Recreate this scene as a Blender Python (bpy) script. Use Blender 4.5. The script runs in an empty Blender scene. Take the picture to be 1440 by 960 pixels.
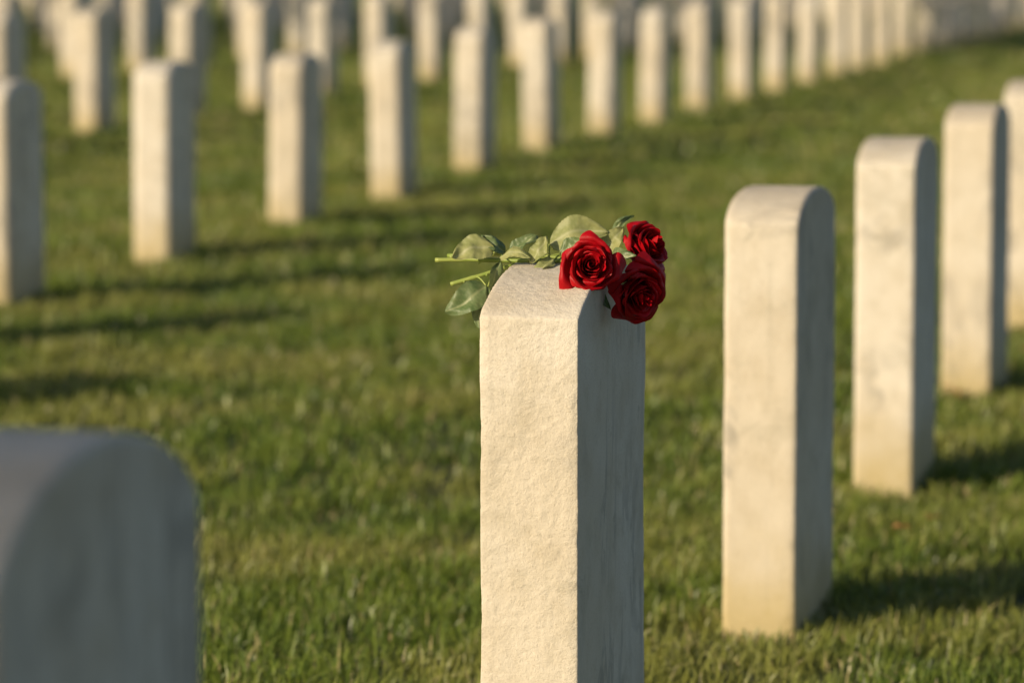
import bpy, bmesh, math, random, time
import numpy as np
from mathutils import Vector, Matrix, noise, Quaternion
random.seed(7)
sc = bpy.context.scene
COL = sc.collection
R = math.radians

# ------------------------------------------------------------ helpers
def link(o, parent=None):
    COL.objects.link(o)
    if parent: o.parent = parent
    return o
def N(nt, t, **k):
    n = nt.nodes.new(t)
    for a, v in k.items(): setattr(n, a, v)
    return n
def newmat(name):
    m = bpy.data.materials.new(name); m.use_nodes = True
    nt = m.node_tree; nt.nodes.clear()
    out = N(nt, 'ShaderNodeOutputMaterial')
    return m, nt, out
def mix(nt, fac, a, b, blend='MIX'):
    n = N(nt, 'ShaderNodeMix', data_type='RGBA', blend_type=blend)
    for s, v in ((n.inputs[0], fac), (n.inputs[6], a), (n.inputs[7], b)):
        if hasattr(v, 'is_linked'): nt.links.new(v, s)
        elif isinstance(v, (int, float)): s.default_value = v
        else: s.default_value = (*v, 1)
    return n.outputs[2]
def math_(nt, op, a, b=0.0, c=0.0, clamp=False):
    n = N(nt, 'ShaderNodeMath', operation=op, use_clamp=clamp)
    for s, v in zip(n.inputs, (a, b, c)):
        if hasattr(v, 'is_linked'): nt.links.new(v, s)
        else: s.default_value = v
    return n.outputs[0]
def maprange(nt, v, a, b, c=0.0, d=1.0):
    n = N(nt, 'ShaderNodeMapRange', interpolation_type='SMOOTHSTEP')
    nt.links.new(v, n.inputs[0])
    for i, x in enumerate((a, b, c, d)): n.inputs[i+1].default_value = x
    return n.outputs[0]
def noise_(nt, vec, scale, detail=4, rough=.55, dist=0.0):
    n = N(nt, 'ShaderNodeTexNoise')
    n.inputs['Scale'].default_value = scale; n.inputs['Detail'].default_value = detail
    n.inputs['Roughness'].default_value = rough; n.inputs['Distortion'].default_value = dist
    if vec is not None: nt.links.new(vec, n.inputs['Vector'])
    return n.outputs['Fac']

# ------------------------------------------------------------ materials
def stone_material():
    m, nt, out = newmat('weathered_marble')
    L = nt.links.new
    tc = N(nt, 'ShaderNodeTexCoord'); oi = N(nt, 'ShaderNodeObjectInfo')
    off = math_(nt, 'MULTIPLY', oi.outputs['Random'], 37.0)
    va = N(nt, 'ShaderNodeVectorMath', operation='ADD')
    L(tc.outputs['Object'], va.inputs[0]); L(off, va.inputs[1])
    v = va.outputs[0]
    sep = N(nt, 'ShaderNodeSeparateXYZ'); L(tc.outputs['Object'], sep.inputs[0])
    sepn = N(nt, 'ShaderNodeSeparateXYZ'); L(tc.outputs['Normal'], sepn.inputs[0])
    thin = maprange(nt, math_(nt, 'ABSOLUTE', sepn.outputs['X']), .3, .8, 1, 0)
    big = noise_(nt, v, 3.0, 3)
    c = mix(nt, maprange(nt, big, .35, .65), (.64, .575, .465), (.72, .675, .59))
    med = noise_(nt, v, 22, 5, .65)
    c = mix(nt, maprange(nt, med, .42, .75, 0, .45), c, (.49, .42, .30))
    # diagonal grey veins
    mp = N(nt, 'ShaderNodeMapping'); L(v, mp.inputs[0])
    mp.inputs['Rotation'].default_value = (R(35), 0, 0); mp.inputs['Scale'].default_value = (3, 9, 2)
    vn = noise_(nt, mp.outputs[0], 1.2, 7, .62, .6)
    vein = maprange(nt, math_(nt, 'ABSOLUTE', math_(nt, 'SUBTRACT', vn, .5)), 0.0, .045, 1, 0)
    mask = maprange(nt, noise_(nt, v, 4.5, 2), .42, .60)
    c = mix(nt, math_(nt, 'MULTIPLY', math_(nt, 'MULTIPLY', vein, mask), .6), c, (.27, .255, .225))
    # blotches: greenish-grey lichen / dirt, in soft patches
    gr = maprange(nt, noise_(nt, v, 6, 7, .70, .5), .50, .72)
    c = mix(nt, math_(nt, 'MULTIPLY', gr, .55), c, (.36, .325, .235))
    gr2 = maprange(nt, noise_(nt, v, 17, 6, .7, .8), .60, .72)
    c = mix(nt, math_(nt, 'MULTIPLY', gr2, .45), c, (.27, .25, .18))
    # vertical run-off streaks
    mp2 = N(nt, 'ShaderNodeMapping'); L(v, mp2.inputs[0]); mp2.inputs['Scale'].default_value = (55, 30, 2.2)
    stn = maprange(nt, noise_(nt, mp2.outputs[0], 1.0, 4, .6), .50, .75)
    c = mix(nt, math_(nt, 'MULTIPLY', stn, .28), c, (.40, .37, .29))
    st = math_(nt, 'ADD', sep.outputs['Z'], math_(nt, 'MULTIPLY', noise_(nt, v, 14, 4), .16))
    c = mix(nt, maprange(nt, st, .08, .27, .75, 0), c, (.46, .36, .14))
    tp = maprange(nt, math_(nt, 'ADD', sep.outputs['Z'], math_(nt, 'MULTIPLY', med, .03)), .585, .65, 0, .30)
    c = mix(nt, tp, c, (.48, .39, .27))
    g = noise_(nt, v, 330, 3, .75)
    g2 = noise_(nt, v, 120, 5, .75)
    c = mix(nt, maprange(nt, g, .52, .72, 0, .42), c, (.36, .30, .21))
    p = N(nt, 'ShaderNodeBsdfPrincipled'); L(c, p.inputs['Base Color'])
    p.inputs['Roughness'].default_value = .72
    p.inputs['Specular IOR Level'].default_value = .35
    h = math_(nt, 'ADD', math_(nt, 'MULTIPLY', g, .6), math_(nt, 'MULTIPLY', g2, .75))
    b = N(nt, 'ShaderNodeBump'); b.inputs['Distance'].default_value = .002
    L(math_(nt, 'MULTIPLY_ADD', thin, .5, .25), b.inputs['Strength'])
    L(h, b.inputs['Height']); L(b.outputs[0], p.inputs['Normal'])
    L(p.outputs[0], out.inputs[0])
    return m

def grass_material():
    m, nt, out = newmat('grass_blades')
    L = nt.links.new
    at = N(nt, 'ShaderNodeAttribute', attribute_name='tone')
    geo = N(nt, 'ShaderNodeNewGeometry')
    w = noise_(nt, geo.outputs['Position'], 1.6, 4)
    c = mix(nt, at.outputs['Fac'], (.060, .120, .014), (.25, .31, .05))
    c = mix(nt, maprange(nt, w, .42, .62, 0, .6), c, (.32, .31, .085))
    dry = maprange(nt, at.outputs['Fac'], .93, .95)
    c = mix(nt, dry, c, (.45, .39, .19))
    p = N(nt, 'ShaderNodeBsdfPrincipled'); L(c, p.inputs['Base Color'])
    p.inputs['Roughness'].default_value = .40; p.inputs['Specular IOR Level'].default_value = .5
    t = N(nt, 'ShaderNodeBsdfTranslucent'); L(c, t.inputs['Color'])
    mx = N(nt, 'ShaderNodeMixShader'); mx.inputs[0].default_value = .30
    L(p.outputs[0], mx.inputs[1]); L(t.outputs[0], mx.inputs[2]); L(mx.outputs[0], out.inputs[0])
    return m

def ground_material():
    m, nt, out = newmat('lawn_soil')
    L = nt.links.new
    geo = N(nt, 'ShaderNodeNewGeometry')
    a = noise_(nt, geo.outputs['Position'], 1.1, 4)
    b_ = noise_(nt, geo.outputs['Position'], 60, 5, .7)
    c = mix(nt, maprange(nt, a, .4, .6), (.055, .08, .017), (.085, .105, .026))
    c = mix(nt, maprange(nt, b_, .45, .65), c, (.045, .038, .018))
    p = N(nt, 'ShaderNodeBsdfPrincipled'); L(c, p.inputs['Base Color']); p.inputs['Roughness'].default_value = .95
    bp = N(nt, 'ShaderNodeBump'); bp.inputs['Distance'].default_value = .02; L(b_, bp.inputs['Height']); L(bp.outputs[0], p.inputs['Normal'])
    L(p.outputs[0], out.inputs[0])
    return m

def simple_mat(name, c1, c2, scale, rough=.6, transl=0.0, bump=0.0, sheen=0.0, spec=.4, attr=None):
    m, nt, out = newmat(name)
    L = nt.links.new
    tc = N(nt, 'ShaderNodeTexCoord')
    f = noise_(nt, tc.outputs['Object'], scale, 4, .6)
    c = mix(nt, maprange(nt, f, .35, .65), c1, c2)
    if attr:
        at = N(nt, 'ShaderNodeAttribute', attribute_name=attr[0])
        c = mix(nt, at.outputs['Fac'], c, attr[1])
    p = N(nt, 'ShaderNodeBsdfPrincipled'); L(c, p.inputs['Base Color'])
    p.inputs['Roughness'].default_value = rough; p.inputs['Specular IOR Level'].default_value = spec
    if sheen:
        p.inputs['Sheen Weight'].default_value = sheen
        p.inputs['Sheen Tint'].default_value = (1, .08, .08, 1)
        p.inputs['Sheen Roughness'].default_value = .4
    if bump:
        b = N(nt, 'ShaderNodeBump'); b.inputs['Distance'].default_value = bump
        L(noise_(nt, tc.outputs['Object'], scale*4, 3), b.inputs['Height']); L(b.outputs[0], p.inputs['Normal'])
    if transl:
        t = N(nt, 'ShaderNodeBsdfTranslucent'); L(c, t.inputs['Color'])
        mx = N(nt, 'ShaderNodeMixShader'); mx.inputs[0].default_value = transl
        L(p.outputs[0], mx.inputs[1]); L(t.outputs[0], mx.inputs[2]); L(mx.outputs[0], out.inputs[0])
    else: L(p.outputs[0], out.inputs[0])
    return m

M_STONE = stone_material(); M_GRASS = grass_material(); M_GROUND = ground_material()
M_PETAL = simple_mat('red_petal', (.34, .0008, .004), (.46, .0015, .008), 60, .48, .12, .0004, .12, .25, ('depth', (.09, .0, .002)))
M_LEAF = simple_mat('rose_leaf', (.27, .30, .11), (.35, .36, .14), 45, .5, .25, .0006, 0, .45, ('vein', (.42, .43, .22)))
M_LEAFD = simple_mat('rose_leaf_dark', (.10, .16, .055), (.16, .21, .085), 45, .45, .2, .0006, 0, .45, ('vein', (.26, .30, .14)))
M_STEM = simple_mat('rose_stem', (.22, .30, .055), (.32, .37, .09), 30, .45, 0, .0004)
M_CUT = simple_mat('cut_stem_end', (.45, .45, .22), (.5, .48, .28), 90, .7)
M_BARK = simple_mat('bark', (.10, .075, .05), (.18, .14, .10), 9, .9, 0, .02)
M_TLEAF = simple_mat('tree_foliage', (.04, .08, .02), (.08, .12, .03), 3, .6, .25)
M_DRY = simple_mat('dry_leaf', (.30, .12, .04), (.38, .22, .08), 12, .7, .2)

# ------------------------------------------------------------ ground
def sstep(a, b, x):
    t = np.clip((x-a)/(b-a), 0, 1); return t*t*(3-2*t)
def gz(x, y):
    return .006*np.sin(x*1.7+y*.6)*np.sin(y*1.3-x*.4) + .004*np.sin(x*4.1-y*2.3+1) - .025 + .025*sstep(6.8, 10.5, y) + .035*sstep(12, 17, y)
def axis():
    a = [i*.25 for i in range(-40, 121)]
    s, v = .3, a[-1]
    while v < 600: s *= 1.25; v += s; a.append(v)
    s, v = .3, a[0]; b = []
    while v > -600: s *= 1.25; v -= s; b.append(v)
    return b[::-1] + a
def build_ground():
    xs = axis(); xs = [x for x in xs if x < 12] + [x for x in xs if x >= 12][::3]; ys = axis()
    bm = bmesh.new(); g = [[bm.verts.new((x, y, float(gz(x, y)))) for x in xs] for y in ys]
    for j in range(len(ys)-1):
        for i in range(len(xs)-1):
            bm.faces.new((g[j][i], g[j][i+1], g[j+1][i+1], g[j+1][i])).smooth = True
    me = bpy.data.meshes.new('ground'); bm.to_mesh(me); bm.free(); me.materials.append(M_GROUND)
    link(bpy.data.objects.new('ground', me))
build_ground()

# ------------------------------------------------------------ grass (one mesh of real blades)
rng = np.random.default_rng(3)
def vnoise(x, y, s, seed):
    r = np.random.default_rng(seed); G = r.random((256, 256))
    u, v = x*s+500, y*s+500
    i, j = np.floor(u).astype(int), np.floor(v).astype(int); fu, fv = u-i, v-j
    fu = fu*fu*(3-2*fu); fv = fv*fv*(3-2*fv)
    g = lambda a, b: G[a % 256, b % 256]
    return ((g(i, j)*(1-fu)+g(i+1, j)*fu)*(1-fv) + (g(i, j+1)*(1-fu)+g(i+1, j+1)*fu)*fv)*2-1
def blades(y0, y1, dens, wmul, hmul):
    hw1 = .165*y1+.2
    n = int(dens*(y1-y0)*2*hw1)
    y = rng.uniform(y0, y1, n); x = rng.uniform(-hw1, hw1, n)
    k = np.abs(x) < .165*y+.2
    x, y = x[k], y[k]
    cl = vnoise(x, y, 22, 1); cl2 = vnoise(x, y, 7, 2)*.7+vnoise(x, y, 2.6, 4)*.5
    k = rng.random(len(x)) < .6+.38*cl+.2*cl2
    x, y, cl, cl2 = x[k], y[k], cl[k], cl2[k]
    n = len(x)
    h = (.019+.027*rng.random(n))*(1+.28*cl+.32*cl2)*hmul
    w = (.0009+.0011*rng.random(n))*wmul
    th = rng.random(n)*6.2832; ld = rng.random(n)*6.2832 + 1.2*cl
    lean = np.abs(rng.normal(.5, .4, n))*h
    lx, ly = np.cos(ld)*lean+.004, np.sin(ld)*lean
    dx, dy = np.cos(th)*w, np.sin(th)*w
    z = gz(x, y)
    V = np.empty((n, 5, 3), np.float32)
    V[:, 0] = np.stack([x-dx, y-dy, z-.006], 1); V[:, 1] = np.stack([x+dx, y+dy, z-.006], 1)
    V[:, 2] = np.stack([x-dx*.9+lx*.35, y-dy*.9+ly*.35, z+h*.55], 1)
    V[:, 3] = np.stack([x+dx*.9+lx*.35, y+dy*.9+ly*.35, z+h*.55], 1)
    V[:, 4] = np.stack([x+lx, y+ly, z+h*(1-.3*np.minimum(1, lean/h))], 1)
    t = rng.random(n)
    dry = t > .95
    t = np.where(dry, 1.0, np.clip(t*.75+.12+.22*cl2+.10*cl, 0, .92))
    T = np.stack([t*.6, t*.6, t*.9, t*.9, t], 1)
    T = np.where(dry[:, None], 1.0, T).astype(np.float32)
    return V, T
def build_grass():
    parts = [blades(1.0, 4.2, 2500, 1.6, 1), blades(4.2, 6.5, 22000, 1, 1), blades(6.5, 10, 10500, 1.5, 1), blades(10, 16, 4400, 2.3, 1),
             blades(16, 28, 1400, 4.0, 1.05), blades(28, 50, 380, 7.5, 1.1), blades(50, 100, 70, 15, 1.2)]
    V = np.concatenate([p[0] for p in parts]); T = np.concatenate([p[1] for p in parts])
    n = len(V)
    me = bpy.data.meshes.new('grass')
    me.vertices.add(n*5); me.vertices.foreach_set('co', V.ravel())
    b = (np.arange(n)*5)[:, None]
    loops = np.concatenate([b+np.array([[0, 1, 3, 2]]), b+np.array([[2, 3, 4]])], 1).ravel().astype(np.int32)
    me.loops.add(len(loops)); me.loops.foreach_set('vertex_index', loops)
    st = np.stack([np.arange(n)*7, np.arange(n)*7+4], 1).ravel().astype(np.int32)
    me.polygons.add(n*2); me.polygons.foreach_set('loop_start', st)
    me.polygons.foreach_set('use_smooth', np.ones(n*2, bool))
    me.update(calc_edges=True)
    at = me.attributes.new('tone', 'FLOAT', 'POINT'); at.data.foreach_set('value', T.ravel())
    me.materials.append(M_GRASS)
    link(bpy.data.objects.new('grass', me))
build_grass()

# ------------------------------------------------------------ headstones
TH, WD = .106, .335
def headstone_mesh(voxel, rise, p, q, seed, strong=1.0, HT=.637, TH=TH):
    prof = [(-WD/2, -.12), (WD/2, -.12)]
    n = 28
    for i in range(n+1):
        t = math.cos(math.pi*i/n)
        z = HT-rise + rise*max(0, 1-abs(t)**p)**(1/q)
        prof.append((t*WD/2, z))
    bm = bmesh.new()
    f1 = bm.faces.new([bm.verts.new((-TH/2, y, z)) for y, z in prof])
    r = bmesh.ops.extrude_face_region(bm, geom=[f1])
    for v in r['geom']:
        if isinstance(v, bmesh.types.BMVert): v.co.x += TH
    bmesh.ops.recalc_face_normals(bm, faces=bm.faces)
    me = bpy.data.meshes.new('tmp'); bm.to_mesh(me); bm.free()
    o = bpy.data.objects.new('tmp', me); COL.objects.link(o)
    b = o.modifiers.new('b', 'BEVEL'); b.width = .0035; b.segments = 2; b.limit_method = 'ANGLE'; b.angle_limit = R(40)
    rm = o.modifiers.new('r', 'REMESH'); rm.mode = 'VOXEL'; rm.voxel_size = voxel; rm.use_smooth_shade = True
    dg = bpy.context.evaluated_depsgraph_get()
    out = bpy.data.meshes.new_from_object(o.evaluated_get(dg))
    bpy.data.objects.remove(o)
    nv = Vector((seed*3.1, seed*1.7, seed*.9))
    nrms = [v.normal.copy() for v in out.vertices]
    for v, nrm in zip(out.vertices, nrms):
        c = v.co
        ex = TH/2-abs(c.x); ey = WD/2-abs(c.y)
        edge = max(0, 1-math.hypot(max(ex, 0), max(ey, 0))/.010)
        d = .0014*noise.noise(c*9+nv) + .0004*noise.noise(c*45+nv)
        side = abs(nrm.y) + max(0, nrm.z)
        d += .0008*strong*noise.noise(c*210+nv)*min(1, side)
        chip = max(0, noise.noise(c*48+nv*2)-.25)
        d -= edge*(.0010 + .004*chip*strong)
        v.co = c + nrm*d
    out.name = 'headstone'; out.materials.append(M_STONE)
    return out
HERO = headstone_mesh(.0026, .044, 2.0, 1.12, 1, .8, .648)
NEARM = [headstone_mesh(.004, .046, 2.2, 1.6, s, .45) for s in (2, 3)]
LEFTM = headstone_mesh(.004, .060, 2.1, 1.35, 9, .3)
FARM = [headstone_mesh(.012, .046, 2.2, 1.7, s, 0.2, .597, .116) for s in (4, 5, 6)]
ROT = R(-14)
def put(mesh, cx, cy, dz=0.0, rz=0.0, jit=True):
    """cx,cy = near-left foot corner on the ground"""
    c, s = math.cos(ROT+rz), math.sin(ROT+rz)
    x = cx + c*TH/2 - s*WD/2; y = cy + s*TH/2 + c*WD/2
    o = link(bpy.data.objects.new('headstone', mesh))
    o.location = (x, y, float(gz(x, y))+dz)
    t = (random.uniform(-1, 1)*R(.8), random.uniform(-1, 1)*R(.8)) if jit else (0, 0)
    o.rotation_euler = (t[0], t[1], ROT+rz)
    return o
hero = put(HERO, -.034, 3.81, 0, 0, False); hero.location.z = -.029
put(LEFTM, -.374, 1.95, .063, 0, False)
put(NEARM[1], .297, 5.17, 0, 0, False)
put(NEARM[0], .608, 6.53, 0, R(.5), False)
put(NEARM[1], .925, 7.92, -.004, 0, False)
put(NEARM[0], 1.236, 9.30, -.015, 0, False)
for k in range(5, 30):
    put(FARM[k % 3], 1.236+.228*1.37*(k-4), 9.30+1.37*(k-4), 0, R(3))
for row in range(0, 20):
    ph = 11.08 + .32*row + (random.uniform(-.15, .15) if row > 1 else 0)
    for k in range(-8, 60):
        y = ph + 1.325*k
        x = -1.135 - 2.55*row + .227*(y-11.08)
        if y < 3.5 or y > 75 or abs(x) > .2*y+1.6: continue
        j = random.uniform(-.02, .02) if k > 1 else (.018 if k == 1 else 0)
        put(FARM[(k+row) % 3], x+j, y, random.uniform(-.012, .012), R(4.5+random.uniform(-.7, .7)))

# ------------------------------------------------------------ roses
def mesh_obj(name, vs, fs, mat, parent, attr=None, subd=0, solid=0):
    me = bpy.data.meshes.new(name); me.from_pydata(vs, [], fs)
    for p in me.polygons: p.use_smooth = True
    if attr:
        a = me.attributes.new(attr[0], 'FLOAT', 'POINT'); a.data.foreach_set('value', attr[1])
    me.materials.append(mat)
    o = link(bpy.data.objects.new(name, me), parent)
    if solid:
        s = o.modifiers.new('s', 'SOLIDIFY'); s.thickness = solid; s.offset = 0
    if subd:
        s = o.modifiers.new('sub', 'SUBSURF'); s.levels = subd; s.render_levels = subd
    return o
def frame_of(axis, roll=0):
    return Vector(axis).normalized().to_track_quat('Z', 'Y').to_matrix().to_4x4() @ Matrix.Rotation(roll, 4, 'Z')

def bloom(parent, center, axis, size, seed, openness=1.0):
    rnd = random.Random(seed)
    vs, fs, dp = [], [], []
    NP, NU, NV = 25, 15, 12
    Mx = Matrix.Translation(center) @ frame_of(axis, rnd.random()*6) @ Matrix.Scale(size, 4) @ Matrix.Translation((0, 0, -.020))
    ang = 0
    for k in range(NP):
        t = k/(NP-1)
        ang += 2.399 + rnd.uniform(-.3, .3)
        Rb = .0016 + .0235*t**.95*openness*rnd.uniform(.94, 1.05)
        H = .038 - .012*t**1.8 + rnd.uniform(-.0015, .0015)
        aw = (1.8 - .80*t**.6) + rnd.uniform(-.1, .1)
        curl = (max(0, t-.12)**.8)*rnd.uniform(.6, 1.25)
        tilt = rnd.uniform(-.12, .12)
        skew = rnd.uniform(-.25, .25)
        base = len(vs)
        for j in range(NV):
            v = j/(NV-1)
            prof = (1-(1-v)**2.3)
            wv = .35 + .65*math.sin(min(1, v*1.25)*math.pi/2)
            if v > .72: wv *= 1 - .42*((v-.72)/.28)**2.4
            for i in range(NU):
                u = -1 + 2*i/(NU-1)
                a = ang + u*aw*wv
                r = Rb*(.25+.75*prof) * (1 + .12*u)
                z = H*v
                lip = max(0, (v-.62)/.38)
                cu = curl*(1+skew*u*2)
                r += cu*.0064*lip**1.5
                z -= cu*.0090*lip**2.6
                r += cu*.0034*abs(u)**3*lip
                z -= (.0035+.0045*t)*abs(u)**2.5*v
                z += .0016*t*max(0, 1-abs(u)*3)*lip
                nn = noise.noise(Vector((math.cos(a)*2.2+k, math.sin(a)*2.2, v*2.5+seed)))
                n2 = noise.noise(Vector((u*4+k*3, v*5, seed)))
                r += (.0007+.0026*t)*nn*v + .0009*t*n2*v; z += (.0014+.001*t)*nn*v + .0008*n2*lip
                z += tilt*r*u
                p = Mx @ Vector((r*math.cos(a), r*math.sin(a), z))
                vs.append(p[:])
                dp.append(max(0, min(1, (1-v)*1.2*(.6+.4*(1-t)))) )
        for j in range(NV-1):
            for i in range(NU-1):
                a0 = base+j*NU+i
                fs.append((a0, a0+1, a0+NU+1, a0+NU))
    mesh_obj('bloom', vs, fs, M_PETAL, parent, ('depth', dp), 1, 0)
    vs, fs = [], []
    prof = [(.0022, -.008), (.0045, -.004), (.0062, .000), (.0075, .004), (.008, .007)]
    for r, z in prof:
        for i in range(12):
            a = i*math.pi/6; vs.append((Mx @ Vector((r*math.cos(a), r*math.sin(a), z)))[:])
    for j in range(4):
        for i in range(12):
            fs.append((j*12+i, j*12+(i+1) % 12, (j+1)*12+(i+1) % 12, (j+1)*12+i))
    for s in range(5):
        a0 = s*1.2566+.3; b = len(vs); bend = rnd.uniform(.6, 1.5)
        for j in range(6):
            v = j/5; w = .0042*(1-v)**.8*(.8+.6*math.sin(v*3)); r = .007+.016*v*bend; z = .003+.012*v-.020*bend*v*v
            for q in (-1, 0, 1):
                x, y = r*math.cos(a0)-q*w*math.sin(a0), r*math.sin(a0)+q*w*math.cos(a0)
                vs.append((Mx @ Vector((x, y, z+abs(q)*.0008)))[:])
        for j in range(5):
            for i in range(2):
                fs.append((b+j*3+i, b+j*3+i+1, b+j*3+i+4, b+j*3+i+3))
    mesh_obj('calyx', vs, fs, M_STEM, parent, None, 1)
    return Mx @ Vector((0, 0, -.006))

def tube(name, pts, rad, mat, parent, thorns=True, seed=0):
    rnd = random.Random(seed)
    P = [Vector(p) for p in pts]; P = [2*P[0]-P[1]] + P + [2*P[-1]-P[-2]]
    C = []
    for i in range(1, len(P)-2):
        for s in range(8):
            t = s/8
            C.append(.5*((2*P[i]) + (-P[i-1]+P[i+1])*t + (2*P[i-1]-5*P[i]+4*P[i+1]-P[i+2])*t*t + (-P[i-1]+3*P[i]-3*P[i+1]+P[i+2])*t**3))
    C.append(P[-2])
    vs, fs = [], []; K = 10
    for i, c in enumerate(C):
        d = (C[min(i+1, len(C)-1)]-C[max(i-1, 0)]).normalized()
        s = d.cross(Vector((0, .3, 1))).normalized(); u = s.cross(d)
        r = rad*(1+.12*noise.noise(c*60)) * (1.18 if i % 13 == 6 else 1)
        for k in range(K):
            a = k*2*math.pi/K; vs.append((c + s*r*math.cos(a) + u*r*math.sin(a))[:])
    for i in range(len(C)-1):
        for k in range(K):
            fs.append((i*K+k, i*K+(k+1) % K, (i+1)*K+(k+1) % K, (i+1)*K+k))
    fs.append(tuple(range(K))[::-1])
    if thorns:
        for i in range(4, len(C)-5, 6):
            c = C[i]; d = (C[i+1]-C[i]).normalized(); a = rnd.random()*6.28
            s = d.cross(Vector((0, 0, 1))).normalized(); u = s.cross(d)
            o = s*math.cos(a)+u*math.sin(a); b = len(vs)
            for q in (d*.0022, s*.0008+u*.0008, -d*.0022, -s*.0008-u*.0008): vs.append((c+o*rad*.8+q)[:])
            vs.append((c+o*(rad+.004)-d*.002)[:])
            fs += [(b, b+1, b+4), (b+1, b+2, b+4), (b+2, b+3, b+4), (b+3, b, b+4)]
    o = mesh_obj(name, vs, fs, mat, parent)
    o.data.materials.append(M_CUT); o.data.polygons[(len(C)-1)*K].material_index = 1
    return C

def leaf(parent, base, tip, width, up, curl=.0, fold=.25, mat=None, seed=0, wav=.0022):
    base, tip = Vector(base), Vector(tip)
    d = tip-base; Ln = d.length; d.normalize()
    up = Vector(up); up = (up-d*up.dot(d)).normalized(); sd = d.cross(up)
    vs, fs, vein = [], [], []; NS, NW = 37, 13
    bend = .10*Ln*(1 if seed % 2 else -1)
    for j in range(NS):
        s = j/(NS-1)
        hw = width/2*(math.sin(math.pi*min(1, s**.72)))**.62*(1-.12*s) if 0 < s < 1 else 0.0002
        for i in range(NW):
            q = -1+2*i/(NW-1)
            ser = 1 + (.028*(1 if j % 2 else -1) if abs(q) == 1 and 2 < j < NS-2 else 0)
            side = q*hw*ser + bend*math.sin(math.pi*s)
            rib = .0003*math.cos((s*NS*.9+abs(q)*-3)*1.2)
            z = fold*abs(q*hw)*(1+.3*q*(1 if seed % 3 else -1)) + curl*Ln*math.sin(math.pi*s)*.5 - curl*Ln*s*s*.5 + rib*abs(q)
            z += wav*noise.noise(Vector((s*3+seed*1.7, q*1.2, seed*2.3)))*2.4
            fw = Ln*s + (abs(q)*hw*.18*(1-s))
            vs.append((base + d*fw + sd*side + up*z)[:])
            vv = 1.0 if i == NW//2 else (.3 if (j+2*(NW-1-abs(i-NW//2))) % 6 == 0 and 1 < j < NS-2 and abs(q) < 1 else 0)
            vein.append(vv)
    for j in range(NS-1):
        for i in range(NW-1):
            a = j*NW+i; fs.append((a, a+1, a+NW+1, a+NW))
    mesh_obj('leaf', vs, fs, mat or M_LEAF, parent, ('vein', vein), 0, 0)

def rose_empty():
    e = bpy.data.objects.new('red_rose', None); e.empty_display_size = .05
    e.location = (0, 0, -.004)
    return link(e)
r1, r2, r3 = rose_empty(), rose_empty(), rose_empty()
SUNW = (-.6, -.75, .35)
b1 = bloom(r1, (.0810, 3.850, .6290), (.14, -1, .20), 1.02, 11)
b2 = bloom(r2, (.1455, 3.965, .6400), (.70, -.50, .42), 1.05, 23, 1.05)
b3 = bloom(r3, (.1350, 3.895, .5950), (.50, -.80, -.30), 1.10, 37, 1.08)
tube('stem', [(-.083, 3.985, .623), (-.045, 3.980, .624), (.005, 3.960, .6245), (.050, 3.945, .6255), (.076, 3.905, .627), b1], .0024, M_STEM, r1, seed=1)
tube('stem', [(-.066, 3.950, .6000), (-.035, 3.950, .609), (.000, 3.955, .6195), (.055, 3.975, .6300), (.105, 3.985, .634), b2], .0023, M_STEM, r2, seed=2)
tube('stem', [(-.070, 4.010, .6255), (-.020, 3.995, .6290), (.020, 3.975, .6290), (.065, 3.960, .6250), (.100, 3.945, .6120), b3], .0024, M_STEM, r3, seed=3)
def lf(par, node, base, tip, w, up, **k):
    tube('leaf_stalk', [node, tuple((Vector(node)+Vector(base))/2+Vector((0, 0, .002))), base], .0009, M_STEM, par, False)
    leaf(par, base, tip, w, up, **k)
lf(r1, (-.030, 3.978, .624), (-.020, 3.965, .637), (-.064, 3.950, .629), .034, SUNW, curl=.10, seed=1, fold=.12)
lf(r1, (.040, 3.945, .625), (.040, 3.95, .643), (.103, 3.950, .657), .038, (-.5, -.85, .3), curl=.14, seed=2, fold=.08)
lf(r1, (.018, 3.955, .624), (.020, 3.935, .624), (.036, 3.940, .653), .021, SUNW, curl=.1, seed=3)
lf(r2, (-.040, 3.95, .609), (-.028, 3.940, .600), (-.072, 3.930, .573), .034, (-.3, -.9, .35), curl=.15, seed=4, mat=M_LEAFD, fold=.15)
lf(r2, (-.018, 3.952, .614), (-.026, 3.940, .598), (-.035, 3.935, .553), .021, (-.5, -.8, .1), curl=.1, seed=5, mat=M_LEAFD)
lf(r3, (-.020, 3.995, .629), (-.008, 3.975, .632), (-.032, 3.970, .652), .020, (.6, -.7, .3), curl=.25, seed=6, mat=M_LEAFD)
lf(r3, (.000, 3.985, .629), (-.002, 3.965, .632), (.026, 3.965, .653), .022, (-.3, -.6, .8), curl=.2, seed=7, mat=M_LEAFD)
lf(r3, (-.010, 3.985, .629), (-.012, 3.945, .627), (.018, 3.925, .633), .018, (-.2, -.7, .8), curl=.2, seed=8)
lf(r2, (-.010, 3.955, .618), (-.014, 3.945, .624), (-.020, 3.938, .590), .018, (.5, -.8, .2), curl=.2, seed=13, mat=M_LEAFD)
lf(r2, (.080, 3.975, .631), (.094, 3.960, .636), (.118, 3.955, .661), .026, (-.2, -.9, .3), curl=.2, seed=9)
lf(r2, (.098, 3.98, .633), (.108, 3.98, .650), (.132, 3.985, .672), .011, (.4, -.6, .6), curl=.2, seed=10, mat=M_LEAFD)
lf(r2, (.095, 3.98, .633), (.100, 3.955, .630), (.132, 3.925, .634), .024, (.1, -.7, .7), curl=.1, seed=11, mat=M_LEAFD)
lf(r3, (.060, 3.96, .625), (.045, 3.935, .626), (.014, 3.915, .613), .019, (-.2, -.5, .9), curl=.1, seed=12)
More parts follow.
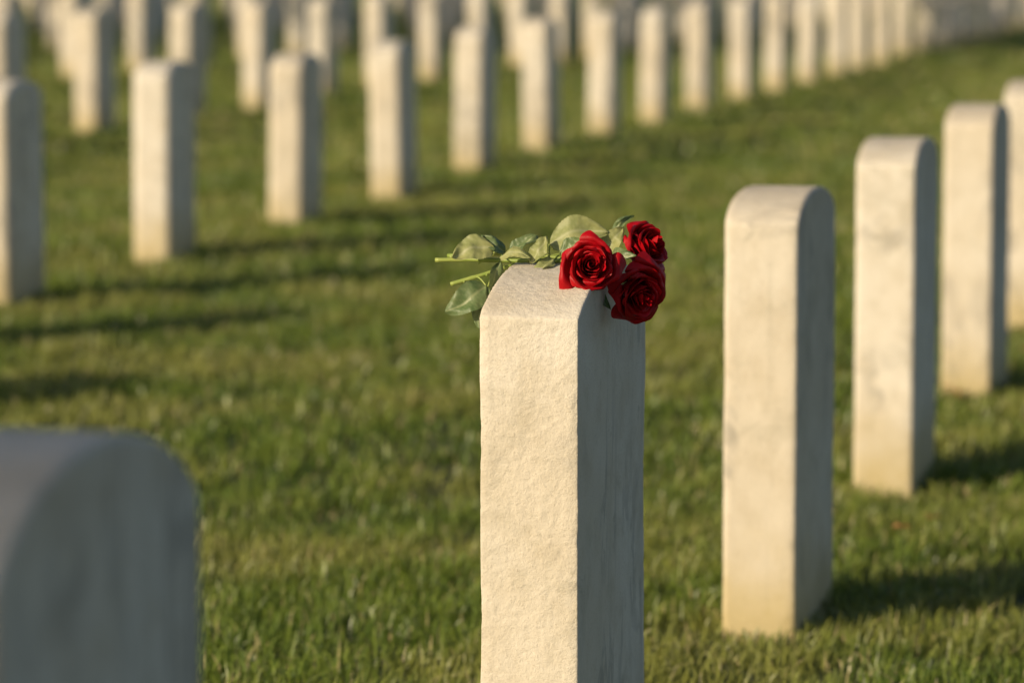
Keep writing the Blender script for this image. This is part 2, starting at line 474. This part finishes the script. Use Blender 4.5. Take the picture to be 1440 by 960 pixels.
lf(r1, (.045, 3.945, .625), (.052, 3.94, .632), (.078, 3.93, .648), .021, SUNW, curl=.1, seed=14, mat=M_LEAFD)
lf(r3, (.085, 3.955, .617), (.090, 3.92, .607), (.104, 3.89, .580), .014, (-.1, -.9, .2), curl=.1, seed=15, mat=M_LEAFD)

# ------------------------------------------------------------ a few fallen leaves by the right-hand row
def fallen():
    vs, fs = [], []; rnd = random.Random(5)
    for x, y in ((.93, 7.85), (.945, 7.80), (1.10, 7.72), (1.12, 7.6), (1.20, 8.6), (.70, 6.1), (.64, 6.0), (1.02, 7.3)):
        s = rnd.uniform(.008, .013); a = rnd.random()*6.28; b = len(vs); z = float(gz(x, y))+.030+rnd.random()*.01
        for i in range(9):
            t = i*2*math.pi/9; r = s*(1+.35*math.cos(2*t))*rnd.uniform(.8, 1.1)
            vs.append((x+r*math.cos(t+a), y+r*math.sin(t+a), z+rnd.uniform(-.006, .006)+.4*r*abs(math.sin(t))))
        vs.append((x, y, z)); fs += [(b+i, b+(i+1) % 9, b+9) for i in range(9)]
    me = bpy.data.meshes.new('fallen_leaves'); me.from_pydata(vs, [], fs); me.materials.append(M_DRY)
    link(bpy.data.objects.new('fallen_leaves', me))
fallen()

# ------------------------------------------------------------ unseen trees, added outside the frame to throw shade into it
SAZ, SEL = R(52), R(22)           # sun stands behind-left of the camera
sd = Vector((-math.sin(SAZ)*math.cos(SEL), -math.cos(SAZ)*math.cos(SEL), math.sin(SEL)))
def tree(x, y, H=7.5, spread=1.0, nclump=7, nlimb=11, seed=3):
    rnd = random.Random(seed)
    e = link(bpy.data.objects.new('added_shade_tree', None)); e.location = (x, y, 0)
    vs, fs = [], []
    def limb(a, b, r0, r1, n=6):
        a, b = Vector(a), Vector(b); K = 12; base = len(vs); d = (b-a).normalized()
        s = d.cross(Vector((.3, 1, .1))).normalized(); u = s.cross(d)
        for i in range(n+1):
            t = i/n; c = a.lerp(b, t)+Vector((math.sin(t*5), math.cos(t*4), 0))*.05*t
            r = r0+(r1-r0)*t
            if i == 0: r *= 1.25
            for k in range(K):
                q = k*2*math.pi/K; vs.append((c+s*r*math.cos(q)+u*r*math.sin(q))[:])
        for i in range(n):
            for k in range(K):
                fs.append((base+i*K+k, base+i*K+(k+1) % K, base+(i+1)*K+(k+1) % K, base+(i+1)*K+k))
    limb((0, 0, -.2), (0, 0, H), .27, .15, 10)
    tips = []
    for i in range(nlimb):
        a = i*2.4; z = H-.8*spread+rnd.random()*.8; l = rnd.uniform(.8, 2.4)*spread
        b = (math.cos(a)*l, math.sin(a)*l, z+rnd.uniform(.2, 2.2)*spread); limb((0, 0, z), b, .07, .02, 4); tips.append(b)
    mesh_obj('trunk_and_limbs', vs, fs, M_BARK, e)
    vs, fs = [], []
    for t in tips:
        for c in range(nclump):
            cc = Vector(t)+Vector((rnd.gauss(0, .5), rnd.gauss(0, .5), rnd.gauss(0, .4)))*spread
            for q in range(60):
                p = cc+Vector((rnd.gauss(0, .22), rnd.gauss(0, .22), rnd.gauss(0, .18)))*spread
                a = Vector((rnd.gauss(0, 1), rnd.gauss(0, 1), rnd.gauss(0, 1))).normalized()*.09*spread
                w = a.cross(Vector((rnd.random(), rnd.random(), 1))).normalized()*.05*spread
                b = len(vs); vs += [(p-a)[:], (p+w)[:], (p+a)[:], (p-w)[:]]; fs.append((b, b+1, b+2, b+3))
    mesh_obj('crown', vs, fs, M_TLEAF, e)
tree(-.30-5*math.sin(SAZ), 2.1-5*math.cos(SAZ))  # added unseen tree; its trunk keeps sun off the near-left stone
tree(-10.5, 25.0, 6.0, 1.9, 9, 14, 8)  # added unseen, like the next one, to shade the far rows
tree(-16.5, 31.0, 6.5, 2.0, 9, 14, 9)

# ------------------------------------------------------------ light
w = bpy.data.worlds.new('World'); sc.world = w; w.use_nodes = True
nt = w.node_tree; bg = nt.nodes['Background']
sky = nt.nodes.new('ShaderNodeTexSky'); sky.sky_type = 'NISHITA'; sky.sun_disc = False
sky.sun_elevation = SEL; sky.sun_rotation = math.atan2(sd.x, sd.y)
sky.air_density = 1.0; sky.dust_density = 1.5
nt.links.new(sky.outputs[0], bg.inputs[0]); bg.inputs[1].default_value = .09
ld = bpy.data.lights.new('sun', 'SUN'); ld.energy = 5.0; ld.angle = R(.5); ld.color = (1, .82, .56)
so = link(bpy.data.objects.new('sun', ld)); so.rotation_euler = sd.to_track_quat('Z', 'Y').to_euler()

# ------------------------------------------------------------ camera
cd = bpy.data.cameras.new('camera'); cam = link(bpy.data.objects.new('camera', cd))
cam.location = (0, 0, .96); cam.rotation_euler = (R(90-6.15), 0, 0)
cd.sensor_width = 36; cd.lens = 130; cd.clip_end = 2000; cd.clip_start = .05
cd.dof.use_dof = True; cd.dof.focus_distance = 3.90; cd.dof.aperture_fstop = 5.0; cd.dof.aperture_blades = 9
sc.camera = cam
sc.view_settings.view_transform = 'Standard'; sc.view_settings.look = 'None'; sc.view_settings.exposure = 0
